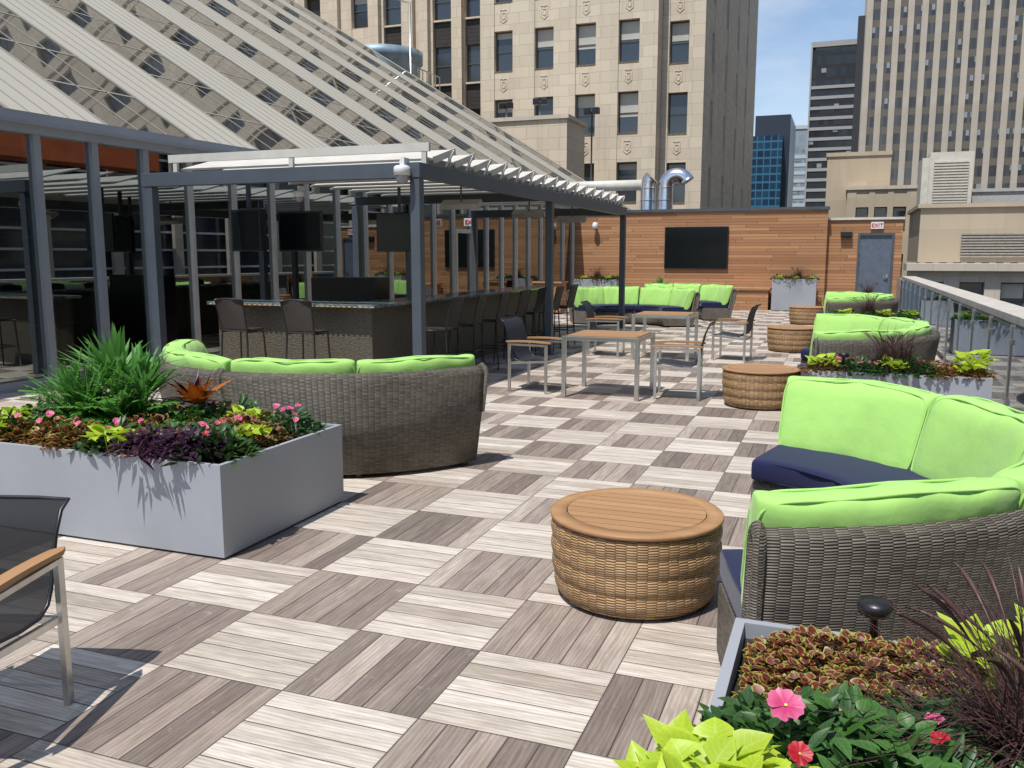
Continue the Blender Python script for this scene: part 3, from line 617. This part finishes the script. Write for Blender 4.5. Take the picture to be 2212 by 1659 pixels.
m=MB(); m.box(.485,1.395,29.33,29.38,0.01,2.315); dd=part(t,'door',m.mesh('door',basic('door_slate',(.10,.125,.165),.5))); m=MB(); m.box(1.28,1.33,29.27,29.325,1.0,1.12);m.box(1.20,1.33,29.26,29.28,1.05,1.07); part(dd,'handle',m.mesh('handle',STEEL))
tv((-4.48,28.93,1.94),0,2.05,1.36,'large black television screen on the cedar wall')
exit_sign((.95,29.22,2.60),0,'white exit sign with red letters above the grey door',.19)
def wlamp(loc,mat,label):
    t=thing('wall_lamp',loc,0,label,'wall lamp','cedar wall lamps'); m=MB(); m.lathe([(.001,.18),(.05,.17),(.09,.10),(.10,0),(.085,-.02),(.05,-.03),(.001,-.03)],20,0,(0,-.17,0)); m.box(-.03,.03,-.12,0,.02,.10); part(t,'lamp_shade',m.mesh('lamp_shade',mat)); m=MB(); m.box(-.06,.06,-.02,0,-.04,.16); part(t,'lamp_mount',m.mesh('lamp_mount',mat))
wlamp((-7.85,28.99,2.62),WHITE,'white dome lamp on the cedar wall')
t=thing('wall_lamp',(.08,29.29,2.3),0,'black box lamp on the cedar wall','wall lamp','cedar wall lamps'); m=MB(); m.box(-.17,.17,-.16,0,-.02,.12); m.box(-.14,.14,-.13,0,-.08,-.02); part(t,'lamp_shade',m.mesh('lamp_shade',BLACK),bev=.01)
m=MB(); m.box(-3.3,-2.1,28.2,28.9,0,.62); m.box(-3.35,-2.05,28.15,28.92,.62,.68); o=thing('storage_box',(0,0,0),0,'cedar clad storage box against the wall','storage box',mesh=m.mesh('storage_box',CEDAR))
m=MB(); m.box(-8.4,-7.6,24.2,24.8,0.05,.9); m.box(-8.45,-7.55,24.15,24.85,.9,.95); thing('host_stand',(0,0,0),0,'cedar clad service cart with pale top','cart',mesh=m.mesh('host_stand',CEDAR))
# ---------------------------------------------------------------- railing
t=thing('stone_parapet',(0,0,0),0,'stone parapet wall with pale coping at terrace edge','wall')
m=MB(); m.box(1.78,2.02,-6,29.2,0,.98); part(t,'parapet_wall',m.mesh('parapet_wall',LIME2)); m=MB()
for i in range(22): m.box(1.72,2.10,-6+i*1.6,-6+i*1.6+1.592,.98,1.07)
part(t,'coping',m.mesh('coping',basic('coping_stone',(.46,.43,.38),.85,0,.15,5)),bev=.006)
t=thing('glass_railing',(1.6,0,0),0,'clear glass railing panels on steel posts','railing')
y=-4.
gm=MB(); gm.box(-.006,.006,.04,1.33,.10,1.0); gme=gm.mesh('glass_panel',RGLASS)
pm=MB(); pm.box(-.02,.02,-.02,.02,0,1.02); pm.box(-.06,.06,-.06,.06,0,.012)
for z_ in(.25,.85): pm.box(-.03,.02,-.055,.055,z_-.025,z_+.025)
pme=pm.mesh('railing_post',STEEL)
while y<29: part(t,'glass_panel',gme,(0,y,0)); part(t,'railing_post',pme,(0,y,0)); y+=1.37
# ---------------------------------------------------------------- buildings
def windowmesh(w,h,blind,style=0):
    m=MB(); f=.07
    m.box(-w/2,-w/2+f,0,.08,0,h);m.box(w/2-f,w/2,0,.08,0,h);m.box(-w/2+f,w/2-f,0,.08,0,f);m.box(-w/2+f,w/2-f,0,.08,h-f,h);m.box(-w/2+f,w/2-f,.01,.07,h*.48,h*.48+.06)
    m.box(-w/2+f,w/2-f,.05,.06,f,h-f,1)
    if blind>0: m.box(-w/2+f,w/2-f,.04,.045,h-f-(h-2*f)*blind,h-f-.001,2)
    m.box(-w/2-.08,w/2+.08,-.25,.08,-.1,-.002,3)
    return m.mesh('window',[WINF,WPANE,BLIND,LIMEST])
WM={}
def facade(par,loc,rot,x0,x1,z0,z1,cols,rows,mat,dep=.3,spmat=None,blinds=(0,0,.15,.3,.45,.6)):
    m=MB(); xs=x0; T=.6
    for c in cols:
        cx,w=c[0],c[1]; dk=len(c)>2 and c[2]
        m.box(xs,cx-w/2,0,T,z0,z1); xs=cx+w/2
        zs=z0; tgt=MB() if dk else m; rec=.22 if dk else .05
        for rz,rh in rows+[(z1,0)]:
            if rz>zs: tgt.box(cx-w/2+.001,cx+w/2-.001,rec,T,zs,rz)
            zs=rz+rh
        if dk: tgt.box(cx-w/2+.001,cx+w/2-.001,T+.002,T+.05,z0,z1); part(par,'spandrel_panel',tgt.mesh('spandrel_panel',spmat),loc,(0,0,rot))
    m.box(xs,x1,0,T,z0,z1)
    part(par,'facade_wall',m.mesh('facade_wall',mat),loc,(0,0,rot))
    R_=Matrix.Rotation(rot,4,'Z')
    for c in cols:
        for rz,rh in rows:
            b=random.choice(blinds); key=(round(c[1],2),rh,b)
            if key not in WM: WM[key]=windowmesh(c[1],rh,b)
            p=Vector(loc)+R_@Vector((c[0],dep,rz)); part(par,'window',WM[key],p,(0,0,rot))
t=thing('art_deco_tower',(0,0,0),0,'tall beige limestone art deco office tower','building')
rows=[(11.4+3.5*k,2.05) for k in range(-4,10)]
ZB,ZT=-20,50
facade(t,(0,45,0),0,-18.65,-9.15,ZB,ZT,[(-17.4,1.05),(-15.13,1.05),(-12.88,1.08),(-10.62,1.08)],rows,LIMEST)
facade(t,(0,46.2,0),0,-9.15,-7.605,ZB,ZT,[(-8.3,1.0)],rows,LIMEST)
DKSP=plankmat('dark_spandrel',[(.05,.045,.04),(.035,.03,.028),(.08,.07,.06)],.22,2,.45,.06,.5)
facade(t,(0,47,0),0,-47,-18.65,ZB,ZT,[(-45,1.5),(-42.3,1.5),(-39.6,1.5),(-36.8,1.5),(-33.6,1.5),(-30.4,1.1),(-27.2,1.1),(-25.05,1.15,1),(-21.9,1.15,1),(-20.0,1.0,1)],rows[3:],LIMEST,.32,spmat=DKSP,blinds=(0,0,0,.3))
facade(t,(-7.0,46.2,0),pi/2,0,26,ZB,ZT,[(3,1.),(8.5,1.),(14,1.),(19.5,1.)],rows[2:],LIMEST)
m=MB(); m.box(-46.9,-7.7,47.8,72,ZB,ZT-.1); part(t,'tower_core',m.mesh('tower_core',LIMEST))
m=MB(); m.box(-18.64,-18.05,45.61,46.99,ZB,ZT); part(t,'corner_return',m.mesh('corner_return',LIMEST)); m=MB(); m.box(-9.75,-9.16,45.61,46.19,ZB,ZT); part(t,'corner_return',m.mesh('corner_return',LIMEST))
for x in(-43.65,-38.2,-35.2,-32,-28.8,-26.1,-23.9,-22.95,-20.85,-19.15):
    m=MB(); m.box(-.28,.28,-.3,-.002,ZB,ZT); part(t,'pier',m.mesh('pier',LIMEST),(x,47,0))
m=MB(); sh=[(-.24,.35),(-.10,.40),(0,.33),(.10,.40),(.24,.35),(.20,.0),(.22,-.22),(0,-.40),(-.22,-.22),(-.20,0)]
m.tube([(x*.85,0,z*.85) for x,z in sh],.022,5,0,True); m.tube([(x*.42,0,z*.42) for x,z in sh],.02,5,0,True); shm=m.mesh('shield_ornament',LIMEST)
for x in(-17.4,-15.13,-12.88,-10.62):
    for k in range(-2,3): part(t,'shield_ornament',shm,(x,45.045,11.4+3.5*k-.72))
for k in range(-2,3): part(t,'shield_ornament',shm,(-8.3,46.245,11.4+3.5*k-.72))
t=thing('stone_annex',(0,0,0),0,'low stone rooftop block in front of the tower','building'); m=MB(); m.box(-16.3,-12.3,40,43,-10,8.0); part(t,'annex_wall',m.mesh('annex_wall',LIMEST)); m=MB(); m.box(-16.4,-12.2,39.9,43.1,8.0,8.18); part(t,'annex_cap',m.mesh('annex_cap',LIME2))
def flood(x,y,z,h):
    t=thing('flood_light',(x,y,z),random.uniform(-.5,.5),'dark flood light on a slim pole on the roof','flood light','roof flood lights'); m=MB(); m.tube([(0,0,0),(0,0,h)],.04,8); part(t,'light_pole',m.mesh('light_pole',PERG))
    m=MB()
    for s in(-1,1): m.box(s*.2-.14,s*.2+.14,-.15,.1,h-.12,h+.16,0,None)
    m.box(-.3,.3,-.02,.02,h-.04,h+.02); part(t,'lamp_head',m.mesh('lamp_head',BLACK),bev=.03)
flood(-15.5,40.5,8.18,.6);flood(-13.8,40.5,8.18,.7);flood(-10.55,38,3.0,4.9)
t=thing('rooftop_block',(0,0,0),0,'stone rooftop plant block behind the atrium','building'); m=MB(); m.box(-30,-19.4,39.5,44,-10,9.3); part(t,'block_wall',m.mesh('block_wall',LIMEST)); m=MB(); m.box(-30.1,-19.3,39.4,44.1,9.3,9.4); part(t,'block_cap',m.mesh('block_cap',LIME2))
t=thing('cooling_tower',(-22.7,41.5,9.4),0,'blue-grey round cooling tower on the rooftop','cooling tower'); CT=basic('cooling_blue',(.20,.28,.34),.5,.2,.2,2)
m=MB(); m.lathe([(1.9,0),(1.95,.1),(1.9,.2),(1.9,2.0),(2.05,2.05),(2.05,2.6),(1.8,2.6),(1.6,1.8)],36,0); part(t,'tower_shell',m.mesh('tower_shell',CT))
m=MB()
for k in range(7): m.tube([(2.5,-1.5+k*.5,0),(2.5,-1.5+k*.5,1.5)],.03,6)
for z_ in(.8,1.5): m.tube([(2.5,-1.5,z_),(2.5,1.5,z_)],.03,6)
m.tube([(2.1,-1,0),(2.1,-1,4.6),(.9,-1,5.0)],.05,6); part(t,'service_rail',m.mesh('service_rail',STEEL))
t=thing('silver_ducts',(0,0,0),0,'shiny silver gooseneck ventilation ducts on the roof','duct')
for x,dx in((-6.95,.25),(-6.3,.42)):
    r_=.28; pts=[(x,33,0),(x,33,4.2)]+[(x+dx*(1-math.cos(a)),33,4.2+.42*math.sin(a)) for a in [pi*k/14 for k in range(1,13 if x>-6.5 else 6)]]
    m=MB(); m.tube(pts,r_,22)
    for z_ in(3.2,3.7,4.15): m.lathe([(r_+.005,0),(r_+.018,.03),(r_+.005,.06)],22,0,(x,33,z_))
    part(t,'duct_pipe',m.mesh('duct_pipe',DUCT))
m=MB(); m.tube([(-10.5,33.5,4.35),(-7.25,33.5,4.35)],.2,14); part(t,'duct_pipe',m.mesh('duct_pipe',WHITEP))
def strip_mat(name,wcol,scol,fh,wf,lt=.12,kx=.9):
    n=NT(name); o=n.sep(n.pos()); q=n.M('DIVIDE',o[2],fh); f=n.M('FRACT',q); i=n.M('FLOOR',q); k=n.M('FLOOR',n.M('DIVIDE',o[0],kx)); rr=n.n('ObjectInfo').outputs['Random']
    r=n.white(n.comb(i,n.M('ADD',k,n.M('MULTIPLY',rr,97.)),0.)); isw=n.M('LESS_THAN',f,wf); wc=n.mix(r,wcol,dark(wcol,2.2)); wc=n.mix(n.M('MULTIPLY',n.M('GREATER_THAN',f,wf*.5),n.M('LESS_THAN',r,lt)),wc,(.30,.32,.32))
    c=n.mix(isw,scol,wc); return n.set(c,n.mix(isw,(.8,.8,.8),(.15,.15,.15)),0,.4)
def strip_tower(name,label,x0,x1,y0,y1,zt,pitch,pw,pmat,smat,horizontal=False,fh=3.3,bf=.42):
    t=thing(name,(x0,y0,0),0,label,'building'); W=x1-x0; Dp=y1-y0
    m=MB(); m.box(.5,W-.5,.5,Dp,-45,zt-.5); part(t,'tower_core',m.mesh('tower_core',pmat))
    if not horizontal:
        nb=max(1,round(W/pitch)); pp=W/nb; m=MB(); m.box(0,pp-pw,0,.2,-45,zt-2.5); wm=m.mesh('window_strip',smat)
        for i in range(nb): part(t,'window_strip',wm,(i*pp+pw,.28,0))
        m=MB(); m.box(0,pw,0,.48,-45,zt-2.5); pm_=m.mesh('pier',pmat)
        for i in range(nb+1): part(t,'pier',pm_,(i*pp,0,0))
        m=MB(); m.box(0,W+pw,-.05,.5,zt-2.5,zt); part(t,'crown_band',m.mesh('crown_band',pmat))
        ns=max(1,round(Dp/pitch)); m=MB(); m2=MB(); m.box(-.02,.3,.5,.5+pw,-45,zt-2.5); sm_=m.mesh('side_pier',pmat)
        for i in range(ns+1): part(t,'side_pier',sm_,(0,i*Dp/ns,0))
        m2.box(.2,.45,.6,Dp,-45,zt-2.6); part(t,'side_glazing',m2.mesh('side_glazing',smat))
    else:
        m=MB(); m.box(.1,W-.1,.1,Dp,-45,zt-1.5); part(t,'glazing',m.mesh('glazing',smat))
        m=MB(); m.box(0,W,0,Dp+.1,0,fh*bf); fm=m.mesh('floor_band',pmat); z=zt-9
        while z>-20: part(t,'floor_band',fm,(0,0,z)); z-=fh
        m=MB(); m.box(-.3,0,-.1,Dp,-45,zt); part(t,'edge_frame',m.mesh('edge_frame',pmat)); m=MB(); m.box(0,W,-.1,Dp,zt-1,zt); part(t,'crown_band',m.mesh('crown_band',pmat))
    return t
S1=strip_mat('strip_dark',(.05,.05,.05),(.15,.13,.105),3.0,.6,.10,.5)
strip_tower('striped_office_tower','tall limestone office tower with vertical pier stripes',1.8,52,170,215,70,2.2,1.0,basic('pier_stone',(.47,.405,.325),.85,0,.1,.3),S1)
strip_tower('banded_office_tower','dark glass office tower with pale floor bands',-7.6,2.5,190,215,43.5,3,.5,basic('band_concrete',(.36,.36,.35),.7),strip_mat('band_glass',(.02,.022,.025),(.03,.03,.035),2.3,.7,.05),True,2.0,.30)
m=MB(); m.box(.5,3.5,187,192,-45,47); thing('dark_office_tower',(0,0,0),0,'narrow dark office tower beside the striped tower','building',mesh=m.mesh('dark_tower',basic('dark_cladding',(.05,.05,.055),.4)))
n=NT('blue_curtain'); o=n.sep(n.pos()); gx=n.M('LESS_THAN',n.M('FRACT',n.M('DIVIDE',o[0],1.5)),.14); gz=n.M('LESS_THAN',n.M('FRACT',n.M('DIVIDE',o[2],1.8)),.22); g=n.M('MAXIMUM',gx,gz); r=n.white(n.comb(n.M('FLOOR',n.M('DIVIDE',o[0],1.5)),n.M('FLOOR',n.M('DIVIDE',o[2],1.8)),0.))
BLUEC=n.set(n.mix(g,n.mix(r,(.008,.025,.05),(.015,.06,.11)),(.05,.15,.24)),.2,0,.5)
t=thing('blue_glass_tower',(0,0,0),0,'blue gridded glass tower in the distance','building'); m=MB(); m.box(-20.6,-14.0,210,230,-45,28.5); part(t,'glass_body',m.mesh('glass_body',BLUEC)); m=MB(); m.box(-20.4,-12.6,214,236,-45,33.5); part(t,'dark_core',m.mesh('dark_core',basic('dark_core',(.03,.04,.06),.4)))
strip_tower('pale_office_tower','pale distant office tower with thin floor bands',-17.5,-7,262,285,37.5,3,.5,basic('pale_band',(.5,.53,.55),.6),strip_mat('pale_glass',(.15,.19,.22),(.3,.33,.35),3,.6),True,2.2)
t=thing('tan_rooftop_house',(0,0,0),0,'tan stone penthouse with small windows','building')
m=MB(); m.box(-1.5,3.1,75,85,-30,9.4); m.box(-1.6,3.2,74.9,85.1,9.4,9.7); part(t,'house_wall',m.mesh('house_wall',TAN))
facade(t,(0,72,0),0,0.1,5.2,-20,6.6,[(1.2,.9),(2.5,.9),(3.8,.9)],[(.2,1.6),(3.6,1.7)],TAN)
m=MB(); m.box(0,5.3,71.9,75,6.6,6.85); part(t,'roof_cornice',m.mesh('roof_cornice',LIME2))
t=thing('louvered_vent_house',(0,0,0),0,'white louvered ventilation housing on a roof','vent housing')
m=MB(); m.box(4.7,7.1,60,63,2,7.9); m.box(4.3,4.7,60.2,63,2,7.6); part(t,'housing_body',m.mesh('housing_body',WHITEP))
m=MB()
for k in range(26): m.box(4.95,6.85,59.86,59.99,3.0+k*.17,3.0+k*.17+.09)
part(t,'louver_grille',m.mesh('louver_grille',WHITEP))
t=thing('tan_neighbour_building',(0,0,0),0,'tan stone neighbouring building with louvers and windows','building')
m=MB(); m.box(3.65,16,50,58,1.35,4.1); m.box(3.5,16.1,49.85,58,4.1,4.3); part(t,'upper_wall',m.mesh('upper_wall',TAN))
m=MB()
for k in range(9): m.box(5.6,15,49.88,49.99,1.6+k*.14,1.6+k*.14+.08)
part(t,'louver_grille',m.mesh('louver_grille',basic('louver_grey',(.33,.31,.28),.6)))
m=MB(); m.box(3.0,16.1,47.6,50,.95,1.3); part(t,'ledge',m.mesh('ledge',LIME2))
facade(t,(0,48,0),0,3.1,16,-20,.95,[(4.2,1.1),(6.0,1.1),(7.8,1.1),(9.6,1.1),(11.4,1.1),(13.2,1.1)],[(-4.4,2.0),(-1.3,1.7)],LIME2)
m=MB(); m.box(7.2,14,62,70,2,5.6); m.box(7.2,14,61.9,70.1,5.6,5.8); o=thing('grey_rooftop_shed',(0,0,0),0,'pale grey rooftop shed with flat cap','building',mesh=m.mesh('shed',basic('shed_grey',(.42,.42,.41),.7)))
# street-side building opposite, seen in the glass reflections
t=thing('opposite_office_block',(28,-30,0),0,'beige column office block across the street','building')
m=MB(); m.box(.3,20,0,120,-45,30); part(t,'glazing',m.mesh('glazing',WPANE))
m=MB(); m.box(0,.29,0,.7,-45,30); cm=m.mesh('facade_column',LIME2)
for k in range(24): part(t,'facade_column',cm,(-.3,k*5.,0))
m=MB(); m.box(0,.1,0,120,0,.14); wm=m.mesh('white_band',WHITE)
for k in range(24): part(t,'white_band',wm,(.15,0,-10+k*1.2))
m=MB(); m.box(-2.5,-.4,57,72,7.0,8.9); part(t,'brick_penthouse',m.mesh('brick_penthouse',basic('orange_brick',(.70,.17,.06),.8,0,.2,1)))
# ---------------------------------------------------------------- light, sky, camera
sd=Vector((.07,.29,-.65)).normalized(); el=math.asin(-sd.z)
L=D.lights.new('sun','SUN'); L.energy=4.7; L.angle=math.radians(.53); L.color=(1,.965,.91); lo=D.objects.new('sun',L); COL.objects.link(lo); lo.rotation_euler=sd.to_track_quat('-Z','Y').to_euler()
w=D.worlds.new('World'); SC.world=w; w.use_nodes=True; nt=w.node_tree; bg=nt.nodes['Background']; sk=nt.nodes.new('ShaderNodeTexSky'); sk.sky_type='NISHITA'; sk.sun_disc=False; sk.sun_elevation=el; sk.sun_rotation=math.atan2(-sd.x,-sd.y)%(2*pi); sk.altitude=200; sk.dust_density=.6; sk.ozone_density=1.5
tc=nt.nodes.new('ShaderNodeTexCoord'); mp=nt.nodes.new('ShaderNodeMapping'); mp.inputs['Scale'].default_value=(1,1,3.5); nz=nt.nodes.new('ShaderNodeTexNoise'); nz.inputs['Scale'].default_value=3.2; nz.inputs['Detail'].default_value=7; nz.inputs['Roughness'].default_value=.6; mr=nt.nodes.new('ShaderNodeMapRange'); mr.inputs[1].default_value=.45; mr.inputs[2].default_value=.8; mr.inputs[3].default_value=0; mr.inputs[4].default_value=.5
mx=nt.nodes.new('ShaderNodeMix'); mx.data_type='RGBA'; mx.inputs[7].default_value=(6.0,6.3,6.8,1)
for a,b in((tc.outputs['Generated'],mp.inputs[0]),(mp.outputs[0],nz.inputs['Vector']),(nz.outputs[0],mr.inputs[0]),(mr.outputs[0],mx.inputs[0]),(sk.outputs[0],mx.inputs[6]),(mx.outputs[2],bg.inputs[0])): nt.links.new(a,b)
bg.inputs[1].default_value=.15
f=1880.;p=math.atan(277.5/f);yaw=math.atan(714/math.hypot(f,277.5))
cd=D.cameras.new('camera');co=D.objects.new('camera',cd);COL.objects.link(co);co.location=(0,0,1.69);co.rotation_euler=(pi/2-p,0,yaw);cd.sensor_width=36;cd.lens=36*f/2212;cd.clip_end=5000;SC.camera=co
SC.view_settings.view_transform='Standard';SC.view_settings.look='None';SC.view_settings.exposure=0
